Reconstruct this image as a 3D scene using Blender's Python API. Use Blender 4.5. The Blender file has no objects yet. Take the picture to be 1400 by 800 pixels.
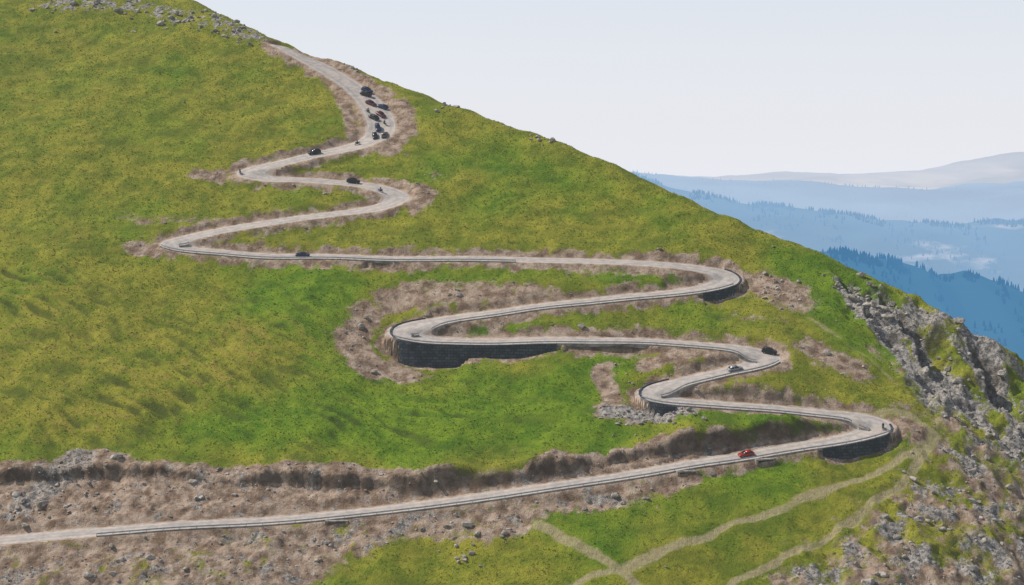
import bpy, bmesh, math, random
import numpy as np
from mathutils import Vector, Matrix
random.seed(5); rng=np.random.default_rng(5)
scene=bpy.context.scene
scene.view_settings.view_transform='Standard'
scene.view_settings.look='None'
scene.view_settings.exposure=0
COL=scene.collection
# ------------------------------------------------------------------ camera
F=700/math.tan(math.radians(15)); PITCH=math.radians(4.6)
cd=bpy.data.cameras.new("camera"); cam=bpy.data.objects.new("camera",cd); COL.objects.link(cam)
cam.rotation_euler=(math.pi/2-PITCH,0,0); cd.lens=18/math.tan(math.radians(15)); cd.sensor_width=36
cd.clip_start=1; cd.clip_end=60000; scene.camera=cam
# ------------------------------------------------------------------ noise
_r=np.random.default_rng(11); PERM=_r.permutation(256); PERM=np.concatenate([PERM,PERM]); ANG=_r.random(256)*2*np.pi
GX=np.cos(ANG); GY=np.sin(ANG)
def perlin(x,y,seed=0):
    x=np.asarray(x,float)+seed*17.31; y=np.asarray(y,float)+seed*9.77
    xi=np.floor(x).astype(np.int64); yi=np.floor(y).astype(np.int64); xf=x-xi; yf=y-yi; xi&=255; yi&=255
    u=xf*xf*xf*(xf*(xf*6-15)+10); v=yf*yf*yf*(yf*(yf*6-15)+10)
    def g(a,b,dx,dy):
        h=PERM[PERM[a&255]+(b&255)]; return GX[h]*dx+GY[h]*dy
    n00=g(xi,yi,xf,yf); n10=g(xi+1,yi,xf-1,yf); n01=g(xi,yi+1,xf,yf-1); n11=g(xi+1,yi+1,xf-1,yf-1)
    return ((n00*(1-u)+n10*u)*(1-v)+(n01*(1-u)+n11*u)*v)*1.5
def fbm(x,y,o=4,seed=0):
    s=0; a=1; t=0
    for i in range(o):
        s=s+a*perlin(x*2.07**i,y*2.07**i,seed+i*3); t+=a; a*=.5
    return s/t
def ridged(x,y,o=4,seed=0):
    s=0; a=1; t=0
    for i in range(o):
        s=s+a*(1-np.abs(perlin(x*2.07**i,y*2.07**i,seed+i*3))*2); t+=a; a*=.5
    return s/t
def sstep(a,b,x):
    t=np.clip((x-a)/(b-a),0,1); return t*t*(3-2*t)
# ------------------------------------------------------------------ base hillside
def hill(x,y):
    z=-92+.55*(y-470)
    z=z+3.0*fbm(x/75,y/75,2,1)-.0022*np.maximum(0,x-60)**2
    return z
def survey(px,py):
    """plan position on the bare hillside for a bearing taken from the viewpoint"""
    px=np.asarray(px,float); py=np.asarray(py,float)
    u=(400-py)/F; X=(px-700)/F
    dy=math.cos(PITCH)+u*math.sin(PITCH); dz=-math.sin(PITCH)+u*math.cos(PITCH)
    kx=X/dy; kz=dz/dy
    y=350.5/(.55-kz)
    for _ in range(40):
        y=y-.6*(hill(kx*y,y)-kz*y)/(.62-kz)
    return kx*y,y
def P(lst):
    a=np.array([(p[0],p[1]) for p in lst],float); x,y=survey(a[:,0],a[:,1]); return np.stack([x,y],1)
# ------------------------------------------------------------------ grid
ST=.5; X0,X1,Y0,Y1=-215,215,405,790
cx=np.arange(X0,X1+.01,ST); cy=np.arange(Y0,Y1+.01,ST)
gro=np.cumsum(.8*1.22**np.arange(46)); gro=gro[gro<26000]
xs=np.concatenate([(X0-gro)[::-1],cx,X1+gro]); ys=np.concatenate([(Y0-gro)[::-1],cy,Y1+gro])
nl=len(gro); NX,NY=len(xs),len(ys)
GXx,GYy=np.meshgrid(xs,ys)   # [iy,ix]
WXx=GXx+3.2*fbm(GXx/9,GYy/9,4,201); WYy=GYy+3.2*fbm(GXx/9,GYy/9,4,207)
def dist_poly(pts,closed=False,signed=False,warp=True):
    gx,gy=(WXx,WYy) if (warp and not signed) else (GXx,GYy)
    best=np.full(GXx.shape,1e12); sg=np.ones(GXx.shape)
    n=len(pts); m=n if closed else n-1
    for i in range(m):
        a=pts[i]; b=pts[(i+1)%n]; d=b-a; L=d@d+1e-9
        rx=gx-a[0]; ry=gy-a[1]
        t=(rx*d[0]+ry*d[1])/L
        lo=-1e9 if (signed and i==0) else 0; hi=1e9 if (signed and i==m-1) else 1
        t=np.clip(t,lo,hi)
        q=(rx-t*d[0])**2+(ry-t*d[1])**2
        k=q<best; best=np.where(k,q,best)
        if signed:
            c=d[0]*ry-d[1]*rx; sg=np.where(k,np.sign(c),sg)
    r=np.sqrt(best); return r*sg if signed else r
def poly_mask(img,soft=4):
    pts=P(img); d=dist_poly(pts,True); ins=np.zeros(GXx.shape,bool); n=len(pts)
    for i in range(n):
        a=pts[i]; b=pts[(i+1)%n]
        c=((a[1]>WYy)!=(b[1]>WYy))&(WXx<(b[0]-a[0])*(WYy-a[1])/(b[1]-a[1]+1e-9)+a[0]); ins^=c
    return sstep(-soft,soft,np.where(ins,d,-d))
def blob(img,r):
    pts=P(img); d=dist_poly(pts) if len(pts)>1 else np.hypot(WXx-pts[0,0],WYy-pts[0,1]); return 1-sstep(r*.2,r*1.5,d)
crest=P([(120,-70),(250,-4),(330,36),(400,66),(460,86),(520,108),(620,146),(690,170),(760,196),(870,242),(980,292),(1060,327),(1160,364),(1260,412),(1330,457),(1400,497),(1480,560),(1560,640)])
S=dist_poly(crest,signed=True)+3.0+1.2*fbm(GXx/12,GYy/12,3,215)
drop=np.where(S>0,np.where(S<12,S*S/20,7.2+1.2*(S-12)),0)
Z=hill(GXx,GYy)
Z0=Z.copy()
# streaks / hummocks
wx=GXx+5*fbm(GXx/32,GYy/32,2,5); wy=GYy+5*fbm(GXx/32,GYy/32,2,9)
c,s_=math.cos(-.62),math.sin(-.62)
U=wx*c+wy*s_; V=-wx*s_+wy*c
st1=ridged(U/17,V/4.2,3,20)
c,s_=math.cos(-.1),math.sin(-.1)
U2=wx*c+wy*s_; V2=-wx*s_+wy*c
st2=ridged(U2/26,V2/7.0,3,33)
terr=poly_mask([(-60,330),(180,370),(420,400),(500,440),(700,520),(620,620),(420,640),(0,640),(-60,600)],16)
streak=st1*terr+st2*(1-terr)
streakamp=sstep(-.35,.35,fbm(GXx/40,GYy/40,2,44))
hum=fbm(GXx/2.4,GYy/2.4,3,50)
big=fbm(GXx/15,GYy/15,3,60)
det=Z*0+ .62*streak*(.28+1.35*terr)*(.4+.6*streakamp)+.30*hum+1.25*big
# masks
cutpoly=[(-80,650),(0,650),(60,648),(130,625),(200,640),(300,648),(420,650),(540,654),(620,668),(680,657),(760,634),(850,617),(950,607),(1050,597),(1150,588),(1190,597),(1100,612),(900,645),(700,676),(500,702),(300,719),(0,742),(-80,750)]
cutm=poly_mask(cutpoly,1.5)
under=poly_mask([(-80,752),(300,722),(500,706),(700,682),(800,668),(1000,636),(1040,632),(960,660),(860,690),(760,705),(720,730),(560,735),(480,760),(430,800),(380,900),(-80,900)],4)
cliff=poly_mask([(1140,372),(1260,408),(1420,495),(1480,560),(1440,640),(1380,640),(1330,600),(1250,560),(1230,500),(1190,450),(1150,420)],5)
lowr=poly_mask([(1250,600),(1300,560),(1400,620),(1500,700),(1500,900),(1000,900),(1060,780),(1150,720),(1230,660)],8)
dirt=np.maximum.reduce([cutm,under*(.84+.7*fbm(GXx/9,GYy/9,4,71)),
  blob([(1040,385),(1085,405)],7.5),blob([(1110,478),(1165,508)],5.5)*.95,blob([(1240,572),(1275,605)],5.5),
  blob([(560,258),(582,268),(570,285)],4.4),blob([(268,238),(300,240)],3.8),blob([(185,340),(240,345)],4.2),
  blob([(530,405),(620,402),(720,402)],5.5)*.9,blob([(500,425),(478,462),(505,492),(560,500)],6)*.95,
  blob([(826,505),(836,540)],4)*.9,blob([(880,492),(990,488)],3.2)*.9,blob([(830,560),(900,565),(940,570)],4.5),
  blob([(545,140),(555,175),(530,205)],4.4),blob([(460,120),(480,160),(485,190)],3.6),
  blob([(400,70),(430,72),(480,98),(530,130)],3.8),blob([(780,370),(900,376)],2.8)*.6,blob([(170,300),(330,300)],2.8)*.5,
  blob([(1000,430),(1080,440)],3)*.35, blob([(560,210),(600,240)],2.5)*.3,blob([(1180,470),(1250,520)],3)*.45,
  blob([(550,390),(760,398)],2.5)*.7,
  lowr*(.55+1.0*fbm(GXx/12,GYy/12,3,75))])
track=np.zeros(GXx.shape)
for tr,w in (([(735,718),(800,752),(848,778),(880,810)],1.3),([(848,778),(950,738),(1080,690),(1180,648),(1265,612),(1282,592),(1240,566),(1150,560)],1.1),
           ([(1000,800),(1100,752),(1180,700),(1235,655),(1265,612)],.9),([(848,778),(780,800),(700,830)],.9),([(1100,430),(1200,500),(1290,585)],.6)):
    q=P(tr); d=.5*dist_poly(q)+.5*dist_poly(q,warp=False); track=np.maximum(track,(1-sstep(w*.5,w*2.0,d))*(1 if w>.7 else .6)*(.85+.4*fbm(GXx/7,GYy/7,2,222))); det=det-(1-sstep(w*.5,w*2.2,d))*.10
track=np.clip(track,0,1)
rock=np.maximum.reduce([cliff*(.66+1.1*fbm(GXx/10,GYy/10,3,80)),lowr*(.40+1.2*fbm(GXx/8,GYy/8,3,82)),under*(.36+.9*fbm(GXx/6,GYy/6,3,84)),
   blob([(60,5),(200,12),(300,30),(340,48)],7)*(.6+.8*fbm(GXx/4,GYy/4,2,86)),blob([(1165,400),(1230,430)],6),blob([(830,560),(940,575)],3.5),
   cutm*(.28+.9*fbm(GXx/5,GYy/5,3,88)),blob([(30,690),(110,640)],6)*.7])
lush=np.maximum.reduce([poly_mask([(330,560),(450,500),(560,515),(700,495),(850,495),(830,570),(1130,572),(950,600),(760,625),(620,655),(420,640),(230,620)],18),
   poly_mask([(1035,318),(1200,370),(1270,540),(1170,480),(1100,440),(1040,350)],8),poly_mask([(300,365),(950,370),(850,395),(520,400),(420,480),(300,420)],14)*.7,
   poly_mask([(640,690),(900,640),(1200,610),(1100,690),(850,770),(700,740)],9)*.45,poly_mask([(600,430),(950,410),(1060,440),(900,465),(620,465)],5)*.4,
   poly_mask([(560,120),(760,200),(950,290),(900,330),(640,300),(560,220)],12)*.35])
lush=np.clip(lush*.9+.55*fbm(GXx/26,GYy/26,4,90)+.08,0,1)
# cliffs and broken ground
det+=cliff*(5.2*ridged(GXx/15,GYy/15,5,100)-2.7)+lowr*(2.4*ridged(GXx/10,GYy/10,4,103)-1.1)+(cutm+under)*(1.6*fbm(GXx/8,GYy/8,5,106)+.5*fbm(GXx/1.7,GYy/1.7,2,110))+np.clip(rock,0,1)*.6*fbm(GXx/1.6,GYy/1.6,3,108)
crag=np.zeros(GXx.shape)
for pl,H in (([(1215,415),(1250,455),(1268,500),(1310,545),(1350,580),(1400,640)],10.5),([(1318,455),(1340,500),(1385,560),(1430,620)],11.0),([(1150,385),(1185,430),(1235,490)],4.0)):
    q=P(pl); ds=dist_poly(q,signed=True)+2.2*fbm(GXx/7,GYy/7,4,230)
    near=1-sstep(12,28,dist_poly(q,warp=False)); fade=1-sstep(-8,1,S)
    det-=H*sstep(-.6,.9,ds)*np.exp(-np.maximum(ds,0)/10)*near*fade
    crag=np.maximum(crag,(1-sstep(2.5,6,np.abs(ds-1.5)))*near*fade)
rock=np.clip(np.maximum(rock,crag*.95),0,1)*(1-track)
# cut bank lip above the lowest road
lip=dist_poly(P([(-90,662),(0,662),(60,664),(130,652),(200,655),(300,663),(420,665),(540,669),(620,681),(680,671),(760,647),(850,628),(950,615),(1050,603),(1140,590)]),signed=True)+1.9*fbm(GXx/9,GYy/9,5,120)
lipH=4.6*(1-sstep(62,105,GXx))*(.75+.6*fbm(GXx/18,GYy*0,2,7))
det+=lipH*sstep(-.7,.6,lip)*np.exp(-np.maximum(lip,0)/20)
# ------------------------------------------------------------------ road
R=[(385,60,4),(405,73,4.2),(440,92,4.2),(478,116,4.2),(503,138,4.6),(518,160,5),(520,180,5),(498,196,4.4),(440,210,3.6),(390,222,3.6),(345,232,3.8),(338,239,3.8),(372,245,3.5),(430,247,3.3),(490,252,3.6),(530,261,4.2),(543,271,4.4),(525,282,4),(480,290,3.5),(420,297,3.3),(340,309,3.4),(262,324,3.6),(232,333,3.6),(252,341,3.4),(320,347,3.2),(400,351,3.2),(500,353,3.2),(600,354,3.2),(700,355,3.2),(800,357,3.2),(880,360,3.2),(945,366,3.4),(985,373,4),(998,382,4.2),(972,393,3.8),(900,403,3.3),(800,413,3.2),(700,425,3.2),(620,436,3.5),(565,446,4),(545,455,4),(568,463,3.6),(620,467,3.2),(700,467,3.2),(800,466,3.2),(900,468,3.2),(980,474,3.4),(1030,481,4),(1050,489,4.2),(1034,499,3.8),(990,509,3.4),(930,523,3.6),(893,533,3.8),(888,541,3.8),(920,549,3.3),(1000,555,3.1),(1080,561,3.2),(1150,568,3.5),(1192,575,4.2),(1203,585,4.2),(1168,598,3.6),(1100,610,3.2),(1000,627,3.0),(900,643,3.0),(800,659,3),(700,674,3),(600,688,3),(500,700,3),(400,710,3),(300,716,3),(200,722,3),(100,730,3),(0,739,3),(-80,746,3),(-150,752,3)]
RP=P(R); HW=np.array([r[2]-.6+max(0,(r[2]-3.4))*.25 for r in R])
def catmull(pts,extra):
    out=[];ex=[]; n=len(pts)
    for i in range(n-1):
        p0=pts[max(i-1,0)];p1=pts[i];p2=pts[i+1];p3=pts[min(i+2,n-1)]
        for k in range(16):
            t=k/16; out.append(.5*((2*p1)+(-p0+p2)*t+(2*p0-5*p1+4*p2-p3)*t*t+(-p0+3*p1-3*p2+p3)*t**3)); ex.append(extra[i]*(1-t)+extra[i+1]*t)
    out.append(pts[-1]); ex.append(extra[-1]); return np.array(out),np.array(ex)
cp,ch=catmull(RP,HW); L=np.concatenate([[0],np.cumsum(np.hypot(*np.diff(cp,axis=0).T))])
sl=np.arange(0,L[-1],1.0); RX=np.interp(sl,L,cp[:,0]); RY=np.interp(sl,L,cp[:,1]); RH=np.interp(sl,L,ch); NR=len(sl)
def smooth(a,n):
    k=np.ones(n)/n; return np.convolve(np.pad(a,n//2,mode='edge'),k,mode='valid')[:len(a)]
RX=smooth(RX,3);RY=smooth(RY,3)
TX=np.gradient(RX);TY=np.gradient(RY);TL=np.hypot(TX,TY);TX/=TL;TY/=TL
RZ=smooth(hill(RX,RY),9)
ctrl_idx=[int(np.argmin((RX-p[0])**2+(RY-p[1])**2+0*i)) for i,p in enumerate(RP)]
def ridx(px,py):
    x,y=survey(px,py); return int(np.argmin((RX-x)**2+(RY-y)**2))
RD=np.full(GXx.shape,99.0); Wm=np.zeros(GXx.shape)+1e-300; Zm=np.zeros(GXx.shape)
def window(x,y,rad):
    i0=max(int((x-rad-X0)/ST),0)+nl; i1=min(int((x+rad-X0)/ST)+2,len(cx))+nl
    j0=max(int((y-rad-Y0)/ST),0)+nl; j1=min(int((y+rad-Y0)/ST)+2,len(cy))+nl
    return slice(j0,max(j1,j0)),slice(i0,max(i1,i0))
for i in range(NR):
    sl_=window(RX[i],RY[i],14); gx=GXx[sl_];gy=GYy[sl_]
    if gx.size==0: continue
    rx=gx-RX[i];ry=gy-RY[i]; al=np.clip(rx*TX[i]+ry*TY[i],-.5,.5)
    d=np.hypot(rx-al*TX[i],ry-al*TY[i])
    RD[sl_]=np.minimum(RD[sl_],d-(RH[i]-3.4))
    w=np.exp(-(d/2.2)**2); Wm[sl_]+=w; Zm[sl_]+=w*RZ[i]
walls=[(38,44,1,5.2),(51,54,1,2.6),(58,61,-1,1.9),(32,34,-1,1.3)]
wallflag=np.zeros(GXx.shape,bool); wd=[]
WDROP=np.zeros(GXx.shape)
for (a,b,side,H) in walls:
    ia=ctrl_idx[a]; ib=ctrl_idx[b]
    if a==38: ib-=2
    if a==51: ib+=4
    if a==32: ia-=3; ib+=8
    idx=np.arange(ia,ib+1); nx=TY[idx]*side; ny=-TX[idx]*side
    off=RH[idx]+.7
    ox=smooth(RX[idx]+nx*off,5); oy=smooth(RY[idx]+ny*off,5)
    t=np.linspace(0,1,len(idx)); prof=sstep(0,.3,t)*(1-sstep(.6,1,t))
    if H>5: prof=sstep(.04,.34,t)*(1-.62*sstep(.50,.57,t))*(1-sstep(.72,1,t))
    prof=prof*(1+.10*fbm(np.arange(len(idx))/9.,np.zeros(len(idx)),2,a))
    Hs=H*prof; wd.append((ox,oy,Hs,idx,nx,ny,H))
    best=np.full(GXx.shape,1e9); dr=np.zeros(GXx.shape)
    for k in range(len(idx)):
        sl_=window(ox[k],oy[k],34); rx=GXx[sl_]-ox[k]; ry=GYy[sl_]-oy[k]
        d=np.hypot(rx,ry); lat=rx*nx[k]+ry*ny[k]
        b_=best[sl_]; m=d<b_; b_[m]=d[m]; dd=dr[sl_]
        v=np.where(lat>-.1,Hs[k]*np.exp(-d/15)*(1-sstep(20,34,d)),0); dd[m]=v[m]
    WDROP=np.maximum(WDROP,dr); wallflag|=(dr>.3)
det-=WDROP
calm=sstep(3.2,8,RD)
Zr=.42*Z0+.58*(Zm/Wm); Zr=np.where(RD<50,Zr,Z0)
natural=Z0+det*(.15+.85*calm)
natural=natural-WDROP*(1-(.15+.85*calm))
bw=np.where(wallflag,.5,1.9+1.6*sstep(-.3,.3,fbm(GXx/8,GYy/8,2,240)))
b=sstep(0,1,(RD-4.05)/bw)
Z=Zr*(1-b)+natural*b
Z=Z-drop
far=np.maximum(0,np.abs(GXx)-260)
Z=Z-.35*far
Z=np.maximum(Z,-700+8*fbm(GXx/900,GYy/900,2,3))
# dirt shoulders beside the road
sh=1-sstep(4.4,8.4,RD+3.0*fbm(GXx/6,GYy/6,4,130)); dirt=np.maximum(dirt,sh*(.88+.6*fbm(GXx/9,GYy/9,3,131)))
dirt=np.clip(dirt+.40*fbm(GXx/3.5,GYy/3.5,3,250)*(dirt>.02),0,1)*(1-track*.9)
def zat(x,y):
    fx=(np.asarray(x)-X0)/ST; fy=(np.asarray(y)-Y0)/ST
    ix=np.clip(np.floor(fx).astype(int),0,len(cx)-2); iy=np.clip(np.floor(fy).astype(int),0,len(cy)-2); u=fx-ix; v=fy-iy; ix=ix+nl; iy=iy+nl
    return (Z[iy,ix]*(1-u)+Z[iy,ix+1]*u)*(1-v)+(Z[iy+1,ix]*(1-u)+Z[iy+1,ix+1]*u)*v
def samp(A,x,y):
    ix=np.clip(((np.asarray(x)-X0)/ST+.5).astype(int),0,len(cx)-1)+nl; iy=np.clip(((np.asarray(y)-Y0)/ST+.5).astype(int),0,len(cy)-1)+nl
    return A[iy,ix]
# ------------------------------------------------------------------ mesh helpers
def mesh_np(name,co,faces,k,mat,smooth_=True,attrs=None):
    me=bpy.data.meshes.new(name); n=len(co); m=len(faces)
    me.vertices.add(n); me.vertices.foreach_set('co',np.ascontiguousarray(co,dtype=np.float32).ravel())
    me.loops.add(m*k); me.loops.foreach_set('vertex_index',np.ascontiguousarray(faces,dtype=np.int32).ravel())
    me.polygons.add(m); me.polygons.foreach_set('loop_start',np.arange(0,m*k,k,dtype=np.int32))
    me.polygons.foreach_set('use_smooth',np.full(m,smooth_))
    me.materials.append(mat)
    me.update(calc_edges=True)
    if attrs:
        for a,v in attrs.items():
            at=me.attributes.new(a,'FLOAT','POINT'); at.data.foreach_set('value',np.ascontiguousarray(v,dtype=np.float32).ravel())
    ob=bpy.data.objects.new(name,me); COL.objects.link(ob); return ob
# ------------------------------------------------------------------ materials
HZ=(.56,.60,.62)
class NT:
    def __init__(s,name):
        s.m=bpy.data.materials.new(name); s.m.use_nodes=True; s.t=s.m.node_tree; s.n=s.t.nodes; s.l=s.t.links
        s.bsdf=s.n['Principled BSDF']; s.out=s.n['Material Output']; s.bsdf.inputs['Roughness'].default_value=.9
        s.bsdf.inputs['Specular IOR Level'].default_value=.12
        s.geo=s.n.new('ShaderNodeNewGeometry')
        try: s.m.cycles.emission_sampling='NONE'
        except Exception: pass
    def link(s,a,b): s.l.new(a,b)
    def attr(s,n):
        a=s.n.new('ShaderNodeAttribute'); a.attribute_name=n; return a.outputs['Fac']
    def noise(s,sc,det=4,rough=.6,vec=None):
        a=s.n.new('ShaderNodeTexNoise'); a.inputs['Scale'].default_value=sc; a.inputs['Detail'].default_value=det; a.inputs['Roughness'].default_value=rough
        s.link(vec or s.geo.outputs['Position'],a.inputs['Vector']); return a.outputs['Fac']
    def math(s,op,a,b=None,c=None,clamp=False):
        n=s.n.new('ShaderNodeMath'); n.operation=op; n.use_clamp=clamp
        for i,v in enumerate((a,b,c)):
            if v is None: continue
            if isinstance(v,(int,float)): n.inputs[i].default_value=v
            else: s.link(v,n.inputs[i])
        return n.outputs[0]
    def rng(s,v,a,b,c=0,d=1):
        n=s.n.new('ShaderNodeMapRange'); n.interpolation_type='SMOOTHSTEP'
        s.link(v,n.inputs[0])
        for i,k in enumerate((a,b,c,d)): n.inputs[i+1].default_value=k
        return n.outputs[0]
    def mix(s,f,a,b):
        n=s.n.new('ShaderNodeMix'); n.data_type='RGBA'
        if isinstance(f,(int,float)): n.inputs[0].default_value=f
        else: s.link(f,n.inputs[0])
        for i,v in ((6,a),(7,b)):
            if isinstance(v,tuple): n.inputs[i].default_value=(*v,1)
            else: s.link(v,n.inputs[i])
        return n.outputs[2]
    def bump(s,h,st,dist):
        n=s.n.new('ShaderNodeBump'); n.inputs['Strength'].default_value=st; n.inputs['Distance'].default_value=dist; s.link(h,n.inputs['Height']); s.link(n.outputs[0],s.bsdf.inputs['Normal'])
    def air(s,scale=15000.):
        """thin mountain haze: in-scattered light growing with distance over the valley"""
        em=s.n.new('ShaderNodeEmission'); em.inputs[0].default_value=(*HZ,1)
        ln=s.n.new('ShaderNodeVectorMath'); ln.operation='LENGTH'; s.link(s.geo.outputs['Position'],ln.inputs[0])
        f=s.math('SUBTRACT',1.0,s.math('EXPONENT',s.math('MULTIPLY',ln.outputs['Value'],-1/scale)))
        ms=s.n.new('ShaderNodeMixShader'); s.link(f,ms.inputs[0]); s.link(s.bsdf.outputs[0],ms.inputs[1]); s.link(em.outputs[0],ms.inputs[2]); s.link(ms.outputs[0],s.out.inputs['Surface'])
def dirtcol(t,a,b_):
    c=t.mix(t.rng(a,.38,.62),(.23,.15,.10),(.43,.31,.225))
    return t.mix(t.rng(b_,.44,.66),c,t.mix(t.rng(a,.35,.65),(.11,.070,.048),(.52,.43,.35)))
def terrain_mat():
    t=NT("alpine_grass_and_earth")
    lush=t.attr('lush'); dirt=t.attr('dirt'); rock=t.attr('rock'); st=t.attr('streak'); tk=t.attr('track'); te=t.attr('terrace')
    n0=t.noise(.03,2); n1=t.noise(.13,4,.7); n2=t.noise(.75,4,.72); n3=t.noise(3.0,2,.7)
    dry=t.mix(t.rng(n1,.36,.64),(.155,.190,.012),(.315,.295,.030))
    grn=t.mix(t.rng(n1,.36,.64),(.085,.180,.005),(.180,.275,.012))
    f=t.math('ADD',lush,t.math('MULTIPLY',t.math('SUBTRACT',n0,.5),1.8))
    g=t.mix(t.rng(f,.0,.9),dry,grn)
    g=t.mix(t.math('MULTIPLY',t.rng(n2,.47,.72),.48),g,(.050,.082,.008))
    g=t.mix(t.math('MULTIPLY',t.rng(n2,.47,.28),.32),g,(.34,.32,.05))
    g=t.mix(t.math('MULTIPLY',t.rng(n3,.5,.75),.28),g,(.06,.085,.010))
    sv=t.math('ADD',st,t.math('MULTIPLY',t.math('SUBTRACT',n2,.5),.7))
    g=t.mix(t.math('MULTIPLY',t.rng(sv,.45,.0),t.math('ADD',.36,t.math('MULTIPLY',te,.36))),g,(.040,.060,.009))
    or_=t.mix(t.rng(lush,.2,.8),(.36,.25,.06),(.22,.27,.022))
    g=t.mix(t.math('MULTIPLY',t.rng(sv,.55,.92),t.math('ADD',.26,t.math('MULTIPLY',te,.32))),g,or_)
    dc=dirtcol(t,t.noise(.3,4,.65),n2)
    dn=t.math('ADD',dirt,t.math('ADD',t.math('MULTIPLY',t.math('SUBTRACT',t.noise(.45,5,.75),.5),1.7),t.math('MULTIPLY',t.math('SUBTRACT',n3,.5),.6)))
    c=t.mix(t.rng(dn,.30,.70),g,dc)
    rc=t.mix(t.rng(t.noise(.9,5,.75),.38,.62),(.12,.108,.097),(.46,.42,.38))
    rn=t.math('ADD',rock,t.math('MULTIPLY',t.math('SUBTRACT',t.noise(.7,5,.75),.5),1.4))
    c=t.mix(t.rng(rn,.5,.72),c,rc)
    c=t.mix(t.math('MULTIPLY',t.rng(tk,.25,.8),.85),c,t.mix(t.rng(n2,.35,.65),(.42,.36,.20),(.34,.27,.15)))
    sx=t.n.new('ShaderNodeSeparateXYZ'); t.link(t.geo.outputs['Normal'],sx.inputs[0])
    c=t.mix(t.math('MULTIPLY',t.rng(sx.outputs[2],.58,.36),.62),c,(.055,.042,.034))  # cliff and cut-bank shade painted into the colour of steep faces
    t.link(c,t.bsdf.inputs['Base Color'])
    h=t.math('ADD',t.noise(1.3,5,.75),t.math('MULTIPLY',n3,.5)); t.bump(h,1.0,.6)
    t.air(); return t.m
def road_mat():
    t=NT("dusty_asphalt"); rd=t.attr('rdist')
    n=t.noise(.5,5,.65); n2=t.noise(5,3); n4=t.noise(.12,3,.6)
    asp=t.mix(t.rng(n,.35,.65),(.34,.305,.28),(.50,.445,.40))
    asp=t.mix(t.math('MULTIPLY',t.rng(n4,.5,.68),.45),asp,(.52,.43,.35))
    asp=t.mix(t.math('MULTIPLY',t.rng(n2,.4,.7),.3),asp,(.28,.25,.235))
    w=t.math('ABSOLUTE',t.math('SUBTRACT',rd,1.8)); asp=t.mix(t.math('MULTIPLY',t.rng(w,.7,.1),.35),asp,(.25,.23,.215))
    e=t.math('ABSOLUTE',t.math('SUBTRACT',rd,3.05)); asp=t.mix(t.math('MULTIPLY',t.rng(e,.14,.06),.35),asp,(.66,.64,.60))
    d=t.math('ADD',rd,t.math('MULTIPLY',t.math('SUBTRACT',t.noise(.7,5,.75),.5),2.2))
    c=t.mix(t.rng(d,2.9,3.9),asp,t.mix(.25,dirtcol(t,t.noise(.3,4,.65),t.noise(.75,4,.7)),(.46,.36,.28)))
    t.link(c,t.bsdf.inputs['Base Color']); t.bump(t.noise(4,4,.7),.35,.1); t.air(); return t.m
def simple(name,col,rough=.6,metal=0,var=None,sc=2.0,spec=.3,bump=0):
    t=NT(name); t.bsdf.inputs['Roughness'].default_value=rough; t.bsdf.inputs['Metallic'].default_value=metal; t.bsdf.inputs['Specular IOR Level'].default_value=spec
    v=var or tuple(c_*.8 for c_ in col); n=t.noise(sc,4,.65); t.link(t.mix(t.rng(n,.35,.65),v,col),t.bsdf.inputs['Base Color'])
    if bump: t.bump(t.noise(sc*1.5,4,.7),.6,bump)
    t.air()
    return t.m
def wall_mat():
    t=NT("masonry"); br=t.n.new('ShaderNodeTexBrick'); tc=t.n.new('ShaderNodeUVMap'); t.link(tc.outputs[0],br.inputs['Vector'])
    br.inputs['Scale'].default_value=1.0; br.inputs['Brick Width'].default_value=1.6; br.inputs['Row Height'].default_value=.8; br.inputs['Mortar Size'].default_value=.07
    br.inputs['Color1'].default_value=(.05,.065,.085,1); br.inputs['Color2'].default_value=(.11,.125,.14,1); br.inputs['Mortar'].default_value=(.03,.03,.03,1)
    c=t.mix(t.rng(t.noise(.35,5,.75),.4,.65,0,.85),br.outputs[0],(.03,.04,.055))
    c=t.mix(t.rng(t.noise(.8,5,.75),.58,.68,0,.6),c,(.20,.17,.14))
    t.link(c,t.bsdf.inputs['Base Color']); t.bump(t.noise(1.6,5,.7),1,.5); t.air(); return t.m
M_terr=terrain_mat(); M_road=road_mat(); M_wall=wall_mat()
M_conc=simple("weathered_concrete",(.32,.30,.28),.85,0,(.15,.14,.13),.5); M_steel=simple("galvanised_steel",(.45,.45,.46),.45,.6,(.32,.32,.33),1.5)
M_rock=simple("rock",(.43,.39,.345),.95,0,(.16,.14,.12),.7,.1,.15)
M_dark=simple("culvert_shadow",(.03,.03,.03),.9)
# ------------------------------------------------------------------ terrain + road
ids=np.arange(NX*NY).reshape(NY,NX)
quads=np.stack([ids[:-1,:-1],ids[:-1,1:],ids[1:,1:],ids[1:,:-1]],-1).reshape(-1,4)
co=np.stack([GXx,GYy,Z],-1).reshape(-1,3)
rdv=RD.ravel(); isroad=(rdv[quads].mean(1)<4.1)
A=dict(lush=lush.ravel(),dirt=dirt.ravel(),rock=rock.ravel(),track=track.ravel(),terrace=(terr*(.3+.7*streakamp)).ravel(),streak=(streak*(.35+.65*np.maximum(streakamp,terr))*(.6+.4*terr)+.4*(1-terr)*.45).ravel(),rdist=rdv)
def sub(name,fm,mat,keys):
    fs=quads[fm]; used,inv=np.unique(fs,return_inverse=True); return mesh_np(name,co[used],inv.reshape(-1,4),4,mat,True,{k:A[k][used] for k in keys})
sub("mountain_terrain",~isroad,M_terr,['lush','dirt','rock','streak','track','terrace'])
sub("winding_road",isroad,M_road,['rdist','dirt'])
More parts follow.
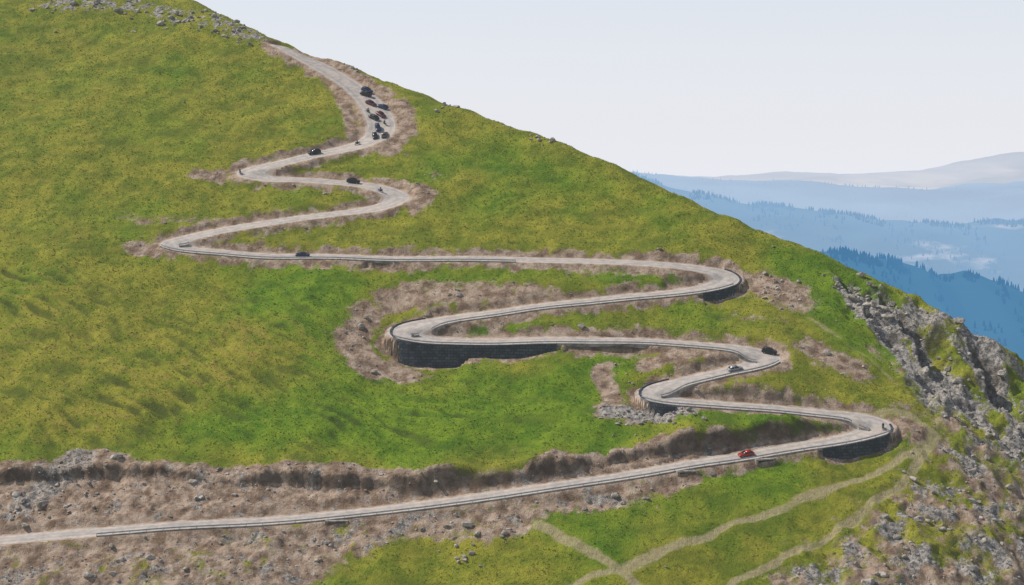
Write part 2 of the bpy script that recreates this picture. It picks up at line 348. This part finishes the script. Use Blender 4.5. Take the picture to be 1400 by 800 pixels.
# ------------------------------------------------------------------ walls, parapet, guardrail
def sweep(name,segs,mat,uv=True):
    vs=[];fs=[];uvs=[]
    for rings in segs:
        k=len(rings[0]); base=len(vs)
        for r in rings: vs+=r
        for i in range(len(rings)-1):
            for j in range(k):
                a=base+i*k+j; b2=base+i*k+(j+1)%k; fs.append((a,b2,b2+k,a+k)); uvs.append([(i,vs[a][2]),(i,vs[b2][2]),(i+1,vs[b2+k][2]),(i+1,vs[a+k][2])])
        fs.append(tuple(base+j for j in range(k))[::-1]); uvs.append([(0,0)]*k); fs.append(tuple(base+(len(rings)-1)*k+j for j in range(k))); uvs.append([(0,0)]*k)
    me=bpy.data.meshes.new(name); me.from_pydata(vs,[],fs); me.materials.append(mat)
    ul=me.uv_layers.new(name='UVMap'); flat=[c_ for f in uvs for p in f for c_ in p]; ul.data.foreach_set('uv',flat)
    ob=bpy.data.objects.new(name,me); COL.objects.link(ob)
    bm=bmesh.new(); bm.from_mesh(me); bmesh.ops.recalc_face_normals(bm,faces=bm.faces); bm.to_mesh(me); bm.free(); return ob
for (ox,oy,Hs,idx,nx,ny,H) in wd:
    rings=[]
    for k in range(len(idx)):
        if Hs[k]<.35: continue
        top=RZ[idx[k]]*.58+.42*float(hill(ox[k],oy[k]))+.25; bt=top-Hs[k]-1.6-.4; bl=.12*Hs[k]
        x0,y0=ox[k]-.25*nx[k],oy[k]-.25*ny[k]; j=.12*random.uniform(-1,1)
        pt=lambda o,z:(ox[k]+o*nx[k],oy[k]+o*ny[k],z)
        rings.append([(x0,y0,top),pt(.35,top),pt(.40+bl*.33+j,top*.66+bt*.34),pt(.45+bl*.66-j,top*.33+bt*.67),pt(.55+bl,bt),(x0,y0,bt)])
    if len(rings)>2: sweep("stone_retaining_wall",[rings],M_wall)
def clear(x,y,i,rad):
    d=np.hypot(RX-x,RY-y)-RH+3.4; j=np.abs(np.arange(NR)-i)>14; return d[j].min()>rad
sides=np.ones(NR)
for i in range(NR):
    ax,ay=RX[i]+TY[i]*5,RY[i]-TX[i]*5; bx,by=RX[i]-TY[i]*5,RY[i]+TX[i]*5
    sides[i]=1 if hill(ax,ay)<hill(bx,by) else -1
sidx=np.sign(smooth(sides,5)+1e-6)
start=ctrl_idx[21]
segs=[];psegs=[];posts=[];cur=[];curp=[]
for i in range(start,NR):
    off=RH[i]+.22; sd=sidx[i]; nx,ny=TY[i]*sd,-TX[i]*sd; x,y=RX[i]+nx*off,RY[i]+ny*off
    ok=clear(x,y,i,4.0) and abs(x)<213 and (sidx[i]==sidx[i-1])
    gap=(math.sin(i*.021)+math.sin(i*.0137+2)>1.5)
    if not ok or gap:
        if len(cur)>4: segs.append(cur); psegs.append(curp)
        cur=[];curp=[]; continue
    z=float(zat(x,y)); 
    cur.append([(x-.05*nx,y-.05*ny,z+.52),(x+.03*nx,y+.03*ny,z+.52),(x+.07*nx,y+.07*ny,z+.68),(x+.03*nx,y+.03*ny,z+.85),(x-.05*nx,y-.05*ny,z+.85)])
    curp.append([(x+.15*nx,y+.15*ny,z+.26),(x+.45*nx,y+.45*ny,z+.26),(x+.5*nx,y+.5*ny,z-1.3),(x+.15*nx,y+.15*ny,z-1.3)])
    if i%4==0:
        p=.06; posts.append([[(x-p,y-p,z-.3),(x+p,y-p,z-.3),(x+p,y+p,z-.3),(x-p,y+p,z-.3)],[(x-p,y-p,z+.75),(x+p,y-p,z+.75),(x+p,y+p,z+.75),(x-p,y+p,z+.75)]])
if len(cur)>4: segs.append(cur); psegs.append(curp)
g=bpy.data.objects.new("guardrail",None); COL.objects.link(g)
r_=sweep("rail",segs,M_steel); r_.parent=g; r_=sweep("posts",posts,M_steel); r_.parent=g
sweep("roadside_parapet",psegs,M_conc)
for (px,py) in ((457,706),(935,640),(1040,626)):
    i=ridx(px,py); off=RH[i]+.8; nx,ny=-TY[i],TX[i]
    if ny>0: nx,ny=-nx,-ny
    x,y=RX[i]+nx*off,RY[i]+ny*off; z=float(zat(RX[i],RY[i]))-.6; tx,ty=TX[i],TY[i]
    e=bpy.data.objects.new("culvert",None); COL.objects.link(e)
    def box(nm,u0,u1,v0,v1,z0,z1,mat):
        me=bpy.data.meshes.new(nm); vs=[(x+tx*u+nx*v,y+ty*u+ny*v,zz) for zz in (z0,z1) for (u,v) in ((u0,v0),(u1,v0),(u1,v1),(u0,v1))]
        me.from_pydata(vs,[],[(0,1,2,3),(4,5,6,7),(0,1,5,4),(1,2,6,5),(2,3,7,6),(3,0,4,7)]); me.materials.append(mat); o=bpy.data.objects.new(nm,me); COL.objects.link(o); o.parent=e
    box("headwall_top",-2.8,2.8,0,1.0,z-.35,z,M_rock); box("wing_left",-2.8,-2.2,0,1.15,z-1.9,z-.36,M_rock); box("wing_right",2.2,2.8,0,1.15,z-1.9,z-.36,M_rock); box("opening",-2.19,2.19,.05,.75,z-1.8,z-.36,M_dark)
# ------------------------------------------------------------------ rocks
def ico(sub_):
    bm=bmesh.new(); bmesh.ops.create_icosphere(bm,subdivisions=sub_,radius=1); v=np.array([p.co[:] for p in bm.verts]); bm.faces.ensure_lookup_table(); f=np.array([[q.index for q in fc.verts] for fc in bm.faces]); bm.free(); return v,f
iv,if_=ico(2)
def rocks(name,x,y,size,sink=.25):
    n=len(x); z=zat(x,y); vs=[];fs=[]
    variants=[]
    for k in range(8):
        v=iv.copy()
        for _ in range(7):
            d=rng.normal(size=3); d/=np.linalg.norm(d); h=rng.uniform(.45,.8); p=v@d; v=v-np.outer(np.maximum(p-h,0),d)
        variants.append(v*(1+.06*rng.normal(size=(len(v),1))))
    for k in range(n):
        v=variants[rng.integers(8)]*np.array([rng.uniform(.8,1.5),rng.uniform(.7,1.2),rng.uniform(.5,.95)])*size[k]
        a=rng.uniform(0,6.28); ca,sa=math.cos(a),math.sin(a); v=v@np.array([[ca,sa,0],[-sa,ca,0],[0,0,1]])
        vs.append(v+np.array([x[k],y[k],z[k]+size[k]*(.4-sink)])); fs.append(if_+k*len(iv))
    return mesh_np(name,np.concatenate(vs),np.concatenate(fs),3,M_rock,False)
N=150000; x=rng.uniform(-200,200,N); y=rng.uniform(430,760,N)
inside=(np.abs(x)<y*.30)&(samp(S,x,y)<6)&(samp(RD,x,y)>4.9)&(samp(track,x,y)<.15)
w=.003+.30*samp(dirt,x,y)**2*samp(sstep(5,9,RD),x,y)+.05*samp(dirt,x,y)+.40*samp(rock,x,y)**2
k=inside&(rng.random(N)<w*.5)
rx_,ry_=x[k],y[k]; sz=.13+rng.pareto(3.0,len(rx_))*.25; sz=np.clip(sz,.13,1.2)*(1+.5*samp(rock,rx_,ry_))
rocks("scattered_rocks",rx_,ry_,sz)
bx=[];by=[];bs=[]
for (px,py,n,rad,s0,s1) in ((90,6,14,9,.8,2),(180,12,16,9,.8,2),(260,24,24,8,.8,2.0),(315,42,20,6,.6,1.7),(360,60,8,4,.5,1.2),(478,92,8,4,.5,1.5),(605,143,10,4,.8,1.8),(745,194,8,4,.6,1.5),(700,178,5,5,.5,1),(1060,395,26,5,.4,1.2),(1180,405,26,6,.7,2.2),(1225,428,26,6,.7,2.2),(1300,470,14,8,.8,2.2),(20,700,14,6,.6,1.8),(100,680,12,6,.5,1.2),(620,750,10,5,.6,1.6),(860,570,26,6,.4,1),(920,572,26,5,.4,1),(1300,690,24,10,.5,1.6),(1380,600,16,9,.6,1.8),(850,505,12,5,.3,.8)):
    X_,Y_=survey(px,py)
    for _ in range(n): bx.append(X_+rng.normal()*rad*.7); by.append(Y_+rng.normal()*rad*.7); bs.append(rng.uniform(s0,s1)*rng.uniform(.5,1))
bx,by,bs=map(np.array,(bx,by,bs)); k=samp(RD,bx,by)>6.5+0*bs; rocks("boulders",bx[k],by[k],bs[k]*.85)
# ------------------------------------------------------------------ grass tufts
def tuft_mat():
    t=NT("tussock_grass"); v=t.attr('v'); t.link(t.mix(v,(.09,.15,.010),(.29,.28,.035)),t.bsdf.inputs['Base Color']); t.air(); return t.m
N=110000; x=rng.uniform(-205,205,N); y=rng.uniform(435,760,N)
k=(np.abs(x)<y*.29)&(samp(S,x,y)<7)&(samp(RD,x,y)>7)&(samp(dirt,x,y)<.45)&(samp(track,x,y)<.1)&(samp(rock,x,y)<.6)&(samp(streak,x,y)+.5*rng.random(N)>.55)
x,y=x[k],y[k]; n=len(x); z=zat(x,y); nb=4
ang=rng.uniform(0,6.28,(n,nb)); hh=rng.uniform(.16,.42,(n,nb)); lean=rng.uniform(.05,.3,(n,nb)); wdt=rng.uniform(.06,.16,(n,nb)); rr=rng.uniform(0,.22,(n,nb))
bx_=x[:,None]+rr*np.cos(ang); by_=y[:,None]+rr*np.sin(ang); bz=np.repeat(z[:,None],nb,1)-.06
pa=np.stack([bx_-np.sin(ang)*wdt,by_+np.cos(ang)*wdt,bz],-1); pb=np.stack([bx_+np.sin(ang)*wdt,by_-np.cos(ang)*wdt,bz],-1); pc=np.stack([bx_+lean*np.cos(ang),by_+lean*np.sin(ang),bz+hh],-1)
vv=np.stack([pa,pb,pc],2).reshape(-1,3); lu=samp(lush,x,y); vatt=np.clip(np.repeat((.75-.7*lu+.25*rng.normal(size=n)),nb*3),0,1)
mesh_np("grass_tufts",vv,np.arange(len(vv)).reshape(-1,3),3,tuft_mat(),False,{'v':vatt})
# ------------------------------------------------------------------ distant hills and forests
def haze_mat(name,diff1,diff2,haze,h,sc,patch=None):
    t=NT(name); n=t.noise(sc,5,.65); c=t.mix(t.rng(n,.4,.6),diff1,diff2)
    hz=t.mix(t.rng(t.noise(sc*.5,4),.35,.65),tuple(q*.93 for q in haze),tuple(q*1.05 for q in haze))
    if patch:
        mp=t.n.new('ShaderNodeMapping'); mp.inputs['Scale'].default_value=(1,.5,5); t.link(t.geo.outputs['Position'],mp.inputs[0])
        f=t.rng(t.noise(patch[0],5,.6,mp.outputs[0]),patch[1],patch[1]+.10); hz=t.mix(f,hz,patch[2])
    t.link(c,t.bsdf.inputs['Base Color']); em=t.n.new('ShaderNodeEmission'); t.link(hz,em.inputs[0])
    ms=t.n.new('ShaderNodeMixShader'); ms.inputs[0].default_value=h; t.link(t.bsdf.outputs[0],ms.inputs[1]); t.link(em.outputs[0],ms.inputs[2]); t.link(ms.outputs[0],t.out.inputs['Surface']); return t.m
def hillrange(name,prof,D,depth,mat,seed,rough,ntree,th,tmat,tname):
    px=np.array([p[0] for p in prof],float); py=np.array([p[1] for p in prof],float)
    el=(190-py)/F; xw=(px-700)/F*D
    xg=np.linspace(xw[0],xw[-1],420); tg=np.linspace(-1,.8,80)
    XX,TT=np.meshgrid(xg,tg); ZC=np.interp(XX,xw,el*D)
    YY=D+TT*depth; pr=np.where(TT<0,1-np.abs(TT)**1.15,1-(TT/.8)**2)
    nz=fbm(XX/(depth*.35),YY/(depth*.35),5,seed)
    ZZ=-700+(ZC+700)*np.clip(pr,0,1)+rough*nz*(1-.8*np.exp(-(TT/.10)**2))+rough*.25*fbm(XX/(depth*.08),YY/(depth*.08),3,seed+1)*.5
    ii=np.arange(XX.size).reshape(XX.shape); q=np.stack([ii[:-1,:-1],ii[:-1,1:],ii[1:,1:],ii[1:,:-1]],-1).reshape(-1,4)
    mesh_np(name,np.stack([XX,YY,ZZ],-1).reshape(-1,3),q,4,mat)
    if ntree:
        u=rng.uniform(0,418,ntree); v=np.where(rng.random(ntree)<.30,rng.uniform(42,46,ntree),rng.uniform(12,44,ntree))
        xx=(xg[0]+(xg[-1]-xg[0])*u/419)
        clump=fbm(u/9,v/6,3,seed+7)>-.05; u,v,xx=u[clump],v[clump],xx[clump]; m=len(u)
        i0=u.astype(int);j0=v.astype(int);fu=u-i0;fv=v-j0
        zz=(ZZ[j0,i0]*(1-fu)+ZZ[j0,i0+1]*fu)*(1-fv)+(ZZ[j0+1,i0]*(1-fu)+ZZ[j0+1,i0+1]*fu)*fv
        yy=D+(tg[0]+(tg[-1]-tg[0])*v/79)*depth
        H=th*rng.uniform(.45,1.1,m); K=6
        an=np.arange(K)*2*np.pi/K
        parts=[];fs=[];base=0
        for (r0,z0,z1) in ((.24,.05,.62),(.18,.38,.85),(.11,.62,1.0)):
            jit=rng.uniform(.7,1.25,(m,K)); rxx=xx[:,None]+H[:,None]*r0*jit*np.cos(an); ryy=yy[:,None]+H[:,None]*r0*jit*np.sin(an); rzz=np.repeat((zz+H*z0)[:,None],K,1)
            ring=np.stack([rxx,ryy,rzz],-1); apex=np.stack([xx,yy,zz+H*z1],-1)[:,None,:]
            blk=np.concatenate([ring,apex],1); idb=base+np.arange(m)[:,None]*(K+1)
            f=np.stack([np.stack([idb[:,0]+a,idb[:,0]+(a+1)%K,idb[:,0]+K],-1) for a in range(K)],1).reshape(-1,3)
            parts.append(blk.reshape(-1,3)); fs.append(f); base+=m*(K+1)
        mesh_np(tname,np.concatenate(parts),np.concatenate(fs),3,tmat,False)
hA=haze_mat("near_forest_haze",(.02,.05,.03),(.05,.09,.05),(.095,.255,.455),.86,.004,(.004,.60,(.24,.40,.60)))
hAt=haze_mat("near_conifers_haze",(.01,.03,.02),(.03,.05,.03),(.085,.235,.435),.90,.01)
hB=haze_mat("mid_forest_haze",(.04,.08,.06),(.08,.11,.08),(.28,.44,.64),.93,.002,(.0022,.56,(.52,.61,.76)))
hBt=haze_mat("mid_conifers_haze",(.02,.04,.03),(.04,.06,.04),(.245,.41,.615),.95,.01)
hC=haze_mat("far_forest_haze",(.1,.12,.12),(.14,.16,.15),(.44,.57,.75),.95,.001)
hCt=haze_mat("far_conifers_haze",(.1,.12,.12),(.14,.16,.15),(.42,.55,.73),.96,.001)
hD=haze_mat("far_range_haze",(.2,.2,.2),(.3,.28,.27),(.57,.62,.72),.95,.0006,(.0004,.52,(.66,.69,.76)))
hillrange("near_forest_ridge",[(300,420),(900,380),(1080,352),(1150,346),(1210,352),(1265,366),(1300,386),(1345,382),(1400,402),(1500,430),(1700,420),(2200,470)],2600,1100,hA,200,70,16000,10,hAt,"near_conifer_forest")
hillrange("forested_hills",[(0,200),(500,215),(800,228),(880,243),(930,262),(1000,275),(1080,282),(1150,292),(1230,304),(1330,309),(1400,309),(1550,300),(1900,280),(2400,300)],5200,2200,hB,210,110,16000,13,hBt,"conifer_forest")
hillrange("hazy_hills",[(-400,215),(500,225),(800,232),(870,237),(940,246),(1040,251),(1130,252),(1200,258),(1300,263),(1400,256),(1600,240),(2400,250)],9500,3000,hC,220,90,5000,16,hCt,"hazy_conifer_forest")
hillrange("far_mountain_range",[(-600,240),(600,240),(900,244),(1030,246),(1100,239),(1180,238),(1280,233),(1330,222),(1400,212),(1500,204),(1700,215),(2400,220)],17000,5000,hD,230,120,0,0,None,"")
# ------------------------------------------------------------------ vehicles
M_glass=simple("car_glass",(.02,.025,.03),.1,0,None,1,.6); M_tyre=simple("tyre_rubber",(.02,.02,.02),.9); M_lamp=simple("lamp_lens",(.7,.7,.68),.2,0); M_tail=simple("tail_lens",(.4,.02,.02),.3,0); M_hub=simple("alloy_wheel",(.4,.4,.4),.4,.7)
paints={}
def paint(n,c_):
    if n not in paints: paints[n]=simple(n+"_paint",c_,.3,.2,tuple(q*.85 for q in c_),1,.5)
    return paints[n]
def loft(name,secs,mat):
    k=len(secs[0][1]); vs=[(s[0]+(p[2] if len(p)>2 else 0),p[0],p[1]) for s in secs for p in s[1]]; fs=[]
    for i in range(len(secs)-1):
        for j in range(k): a=i*k+j;b2=i*k+(j+1)%k; fs.append((a,b2,b2+k,a+k))
    fs.append(tuple(range(k))[::-1]); fs.append(tuple((len(secs)-1)*k+j for j in range(k)))
    me=bpy.data.meshes.new(name); me.from_pydata(vs,[],fs); me.materials.append(mat)
    bm=bmesh.new(); bm.from_mesh(me); bmesh.ops.recalc_face_normals(bm,faces=bm.faces); bm.to_mesh(me); bm.free()
    me.polygons.foreach_set('use_smooth',[True]*len(me.polygons)); return me
def cylmesh(name,r,w,mat,seg=20):
    bm=bmesh.new(); bmesh.ops.create_cone(bm,cap_ends=True,segments=seg,radius1=r,radius2=r,depth=w,matrix=Matrix.Rotation(math.pi/2,4,'X')); bmesh.ops.bevel(bm,geom=[e for e in bm.edges if abs(e.verts[0].co.y-e.verts[1].co.y)<1e-4],offset=min(.03,w*.2),segments=1,affect='EDGES')
    me=bpy.data.meshes.new(name); bm.to_mesh(me); bm.free(); me.materials.append(mat); return me
_cache={}
def car_parts(color,mat,suv=False):
    key=(color,suv)
    if key in _cache: return _cache[key]
    h=.22 if suv else 0
    def ring(w,zb,zm,zt): return [(-w*.9,zb),(-w,zb+.12),(-w,zm),(-w*.93,zt-.03),(-w*.7,zt),(w*.7,zt),(w*.93,zt-.03),(w,zm),(w,zb+.12),(w*.9,zb)]
    body=loft("body",[(-2.25,ring(.72,.42,.6,.80+h)),(-2.15,ring(.84,.30,.66,.93+h)),(-1.6,ring(.9,.26,.7,.97+h)),(-.6,ring(.91,.24,.7,.96+h)),(.5,ring(.91,.24,.7,.95+h)),(1.1,ring(.9,.26,.68,.92+h)),(1.8,ring(.87,.28,.62,.82+h)),(2.15,ring(.8,.32,.55,.70+h)),(2.27,ring(.66,.40,.5,.60+h))],mat)
    rb=-2.05 if suv else -1.85
    def gr(w1,w2,z0,z1): return [(-w1,z0),(-w2,z1),(w2,z1),(w1,z0)]
    z0=.90+h; z1=1.40+h*1.3
    glass=loft("windows",[(rb,gr(.70,.68,z0,z0+.03)),(rb+.45,gr(.80,.64,z0,z1-.02)),(.2,gr(.82,.66,z0,z1-.01)),(.45,gr(.82,.68,z0,z1-.10)),(1.15,gr(.80,.76,z0,z0+.02))],M_glass)
    roof=loft("roof",[(rb+.42,gr(.66,.60,z1-.05,z1+.02)),(-.6,gr(.69,.62,z1-.03,z1+.06)),(.28,gr(.67,.60,z1-.05,z1+.02))],mat)
    pillars=bpy.data.meshes.new("pillars"); vs=[];fs=[]
    for sgn in (-1,1):
        for (xa,xb) in ((rb+.02,rb+.42),(-.55,-.5),(1.12,.35)):
            b0=len(vs); w=.06
            for (xx,yy,zz) in ((xa,.82*sgn,z0),(xb,.675*sgn,z1-.01)):
                vs+= [(xx-w,yy,zz),(xx+w,yy,zz),(xx+w,yy-.06*sgn,zz+.02),(xx-w,yy-.06*sgn,zz+.02)]
            for j in range(4): fs.append((b0+j,b0+(j+1)%4,b0+4+(j+1)%4,b0+4+j))
    pillars.from_pydata(vs,[],fs); pillars.materials.append(mat)
    wh=cylmesh("wheel",.33+h*.2,.22,M_tyre); hub=cylmesh("hub",.2,.235,M_hub,10)
    parts=[("body",body,(0,0,0)),("windows",glass,(0,0,0)),("roof",roof,(0,0,0)),("pillars",pillars,(0,0,0))]
    for a,(xx,yy) in enumerate(((1.38,.82),(1.38,-.82),(-1.35,.82),(-1.35,-.82))): parts+= [("wheel_%d"%(a+1),wh,(xx,yy,.33)),("hub_%d"%(a+1),hub,(xx,yy,.33))]
    hl=loft("headlamp",[(2.12,[(-.14,.0),(-.14,.12),(.14,.12),(.14,.0)]),(2.26,[(-.10,.02),(-.10,.09),(.10,.09),(.10,.02)])],M_lamp)
    tl=loft("taillamp",[(-2.27,[(-.1,.0),(-.1,.14),(.1,.14),(.1,.0)]),(-2.12,[(-.14,.0),(-.14,.16),(.14,.16),(.14,.0)])],M_tail)
    for a,yy in enumerate((.58,-.58)): parts+= [("headlamp_%d"%(a+1),hl,(-.02,yy,.52+h*.8)),("taillamp_%d"%(a+1),tl,(0,yy,.66+h*.8))]
    _cache[key]=parts; return parts
def frame(px,py,rot=0,rev=False):
    x,y=survey(px,py); x=float(x);y=float(y); i=int(np.argmin((RX-x)**2+(RY-y)**2)); 
    dx,dy=x-RX[i],y-RY[i]; d=math.hypot(dx,dy); mxd=max(RH[i]-1.2,.5)
    if d>mxd: x=RX[i]+dx/d*mxd; y=RY[i]+dy/d*mxd
    z=float(zat(x,y))
    a=math.atan2(TY[i],TX[i])+math.radians(rot)+(math.pi if rev else 0)
    e=1.0; nrm=Vector((-(float(zat(x+e,y))-float(zat(x-e,y)))/2,-(float(zat(x,y+e))-float(zat(x,y-e)))/2,1)).normalized()
    f=Vector((math.cos(a),math.sin(a),0)); f=(f-nrm*f.dot(nrm)).normalized(); l=nrm.cross(f)
    return Matrix.Translation((x,y,z+.01))@Matrix((f,l,nrm)).transposed().to_4x4()
def put(parts,name,M,s=1):
    e=bpy.data.objects.new(name,None); COL.objects.link(e); e.matrix_world=M@Matrix.Scale(s,4)
    for (n,me,loc) in parts:
        o=bpy.data.objects.new(n,me); COL.objects.link(o); o.parent=e; o.location=loc
    return e
blk=paint("black",(.015,.016,.02)); nvy=paint("dark_blue",(.02,.035,.09)); red=paint("red",(.38,.02,.015)); slv=paint("silver",(.30,.31,.33)); gry=paint("grey",(.08,.085,.09)); dr=paint("maroon",(.12,.02,.03))
for (n,m,px,py,suv,rot,rev) in (("black_car",blk,430,209,True,0,False),("black_car",blk,483,249,True,0,False),("blue_car",nvy,414,351,False,0,False),("black_car",blk,1055,478,True,15,False),("silver_car",slv,1005,507,False,0,True),("red_car",red,1020,623,False,0,False),
   ("blue_car",nvy,507,122,True,25,False),("black_car",blk,500,130,True,30,True),("maroon_car",dr,507,143,False,25,False),("blue_car",nvy,523,146,False,30,True),("maroon_car",dr,521,158,False,20,False),("black_car",blk,511,163,False,30,True),("blue_car",nvy,517,177,True,15,False),("black_car",blk,513,188,False,40,False),("grey_car",gry,526,188,False,20,True)):
    put(car_parts(m.name,m,suv),n,frame(px,py,rot,rev),.95)
M_suit=simple("riding_suit",(.03,.03,.035),.7); M_helm=simple("helmet",(.5,.08,.05),.25,0,None,1,.5); M_mc=simple("motorcycle_paint",(.05,.06,.12),.3,.3,None,1,.5)
def skinobj(name,verts,edges,rad,mat):
    me=bpy.data.meshes.new(name); me.from_pydata(verts,edges,[]); o=bpy.data.objects.new(name,me); COL.objects.link(o)
    bpy.context.view_layer.objects.active=o; md=o.modifiers.new('s','SKIN')
    if me.skin_vertices:
        sv=me.skin_vertices[0].data
        for i,r in enumerate(rad): sv[i].radius=(r,r); sv[i].use_root=(i==0)
    o.modifiers.new('u','SUBSURF').levels=1; me.materials.append(mat)
    return o
def torus(name,R_,r,mat):
    bm=bmesh.new(); n=20;m=6; vs=[[bm.verts.new(((R_+r*math.cos(b2*2*math.pi/m))*math.cos(a*2*math.pi/n),r*.9*math.sin(b2*2*math.pi/m),(R_+r*math.cos(b2*2*math.pi/m))*math.sin(a*2*math.pi/n))) for b2 in range(m)] for a in range(n)]
    for a in range(n):
        for b2 in range(m): bm.faces.new((vs[a][b2],vs[(a+1)%n][b2],vs[(a+1)%n][(b2+1)%m],vs[a][(b2+1)%m]))
    me=bpy.data.meshes.new(name); bm.to_mesh(me); bm.free(); me.materials.append(mat); return me
def r4(w,z0,z1): return [(-w,z0),(-w*1.0,(z0+z1)/2),(-w*.6,z1),(w*.6,z1),(w,(z0+z1)/2),(w,z0)]
tank=loft("fuel_tank_and_seat",[(-1.0,r4(.09,.78,.86)),(-.5,r4(.16,.68,.82)),(-.1,r4(.15,.62,.80)),(.1,r4(.19,.66,1.0)),(.4,r4(.17,.72,1.02)),(.62,r4(.12,.78,.95)),(.8,r4(.10,.8,1.1))],M_mc)
eng=loft("engine",[(-.4,r4(.12,.3,.6)),(-.1,r4(.2,.22,.68)),(.25,r4(.2,.24,.68)),(.45,r4(.12,.35,.66))],M_tyre)
whm=torus("wheel",.27,.06,M_tyre); disc=cylmesh("rim",.12,.06,M_hub,12)
def bar(name,p,q,r,mat):
    p=Vector(p);q=Vector(q); bm=bmesh.new(); d=q-p; bmesh.ops.create_cone(bm,cap_ends=True,segments=8,radius1=r,radius2=r*.9,depth=d.length,matrix=Matrix.Translation((p+q)/2)@d.to_track_quat('Z','Y').to_matrix().to_4x4()); me=bpy.data.meshes.new(name); bm.to_mesh(me); bm.free(); me.materials.append(mat); return me
bikeparts=[("tank_and_seat",tank,(0,0,0)),("engine",eng,(0,0,0)),("front_wheel",whm,(.78,0,.33)),("rear_wheel",whm,(-.72,0,.33)),("front_hub",disc,(.78,0,.33)),("rear_hub",disc,(-.72,0,.33)),
  ("fork",bar("fork",(.78,.09,.33),(.55,.09,1.05),.03,M_hub),(0,0,0)),("fork_2",bar("fork_2",(.78,-.09,.33),(.55,-.09,1.05),.03,M_hub),(0,0,0)),("handlebar",bar("handlebar",(.5,-.38,1.08),(.5,.38,1.08),.02,M_tyre),(0,0,0)),("swingarm",bar("swingarm",(-.72,.08,.33),(-.1,.08,.45),.035,M_hub),(0,0,0)),("exhaust",bar("exhaust",(-.95,-.17,.5),(.1,-.17,.33),.05,M_hub),(0,0,0))]
hv,hf=ico(2)
hm=bpy.data.meshes.new("helmet"); hm.from_pydata([(p[0]*.15,p[1]*.125,p[2]*.15) for p in hv.tolist()],[],hf.tolist()); hm.materials.append(M_helm)
rv=[(-.25,0,.95),(-.2,0,1.15),(-.08,0,1.38),(0,0,1.5),(.04,0,1.58)]; re=[(0,1),(1,2),(2,3),(3,4)]; rr_=[.16,.16,.19,.09,.07]
for sg in (-1,1):
    b0=len(rv); rv+=[(-.06,.2*sg,1.4),(.15,.3*sg,1.2),(.45,.33*sg,1.1),(.15,.2*sg,.85),(-.05,.22*sg,.45),(.08,.23*sg,.38)]
    re+=[(2,b0),(b0,b0+1),(b0+1,b0+2),(0,b0+3),(b0+3,b0+4),(b0+4,b0+5)]; rr_+=[.08,.055,.04,.09,.06,.05]
def bike(px,py,rot=0,rev=False):
    e=put(bikeparts,"motorcycle",frame(px,py,rot,rev))
    o=skinobj("rider_body",rv,re,rr_,M_suit); o.parent=e
    h=bpy.data.objects.new("rider_helmet",hm); COL.objects.link(h); h.parent=e; h.location=(.07,0,1.68)
for a in ((489,197,0,False),(518,267,0,False),(1207,588,30,False),(503,155,20,False),(526,170,20,True),(320,240,0,True)): bike(*a)
# ------------------------------------------------------------------ light
sd=Vector((-.62,.16,.72)).normalized(); el=math.asin(sd.z); rot=math.atan2(sd.x,sd.y)
sun=bpy.data.lights.new("sun",'SUN'); sun.energy=4.7; sun.angle=math.radians(.5); sun.color=(1,.95,.86)
so=bpy.data.objects.new("sun",sun); COL.objects.link(so); so.rotation_euler=sd.to_track_quat('Z','Y').to_euler()
w=bpy.data.worlds.new("World"); scene.world=w; w.use_nodes=True; nt=w.node_tree; bg=nt.nodes['Background']; bg.inputs[1].default_value=.1
tc=nt.nodes.new('ShaderNodeTexCoord'); sp=nt.nodes.new('ShaderNodeSeparateXYZ'); nt.links.new(tc.outputs['Generated'],sp.inputs[0])
mx=nt.nodes.new('ShaderNodeMath'); mx.operation='MAXIMUM'; mx.inputs[1].default_value=.01; nt.links.new(sp.outputs[2],mx.inputs[0])
cb=nt.nodes.new('ShaderNodeCombineXYZ'); nt.links.new(sp.outputs[0],cb.inputs[0]); nt.links.new(sp.outputs[1],cb.inputs[1]); nt.links.new(mx.outputs[0],cb.inputs[2])
sky=nt.nodes.new('ShaderNodeTexSky'); sky.sky_type='NISHITA'; sky.sun_disc=False; sky.sun_elevation=el; sky.sun_rotation=rot; sky.altitude=1800; sky.dust_density=2.5; nt.links.new(cb.outputs[0],sky.inputs[0])
mr=nt.nodes.new('ShaderNodeMapRange'); nt.links.new(sp.outputs[2],mr.inputs[0]); mr.inputs[1].default_value=-.02; mr.inputs[2].default_value=.45; mr.inputs[3].default_value=.88; mr.inputs[4].default_value=.1
mxx=nt.nodes.new('ShaderNodeMix'); mxx.data_type='RGBA'; nt.links.new(mr.outputs[0],mxx.inputs[0]); nt.links.new(sky.outputs[0],mxx.inputs[6]); mxx.inputs[7].default_value=(8.6,8.75,9.5,1)
nt.links.new(mxx.outputs[2],bg.inputs[0])
print("NR",NR,"verts",NX*NY)
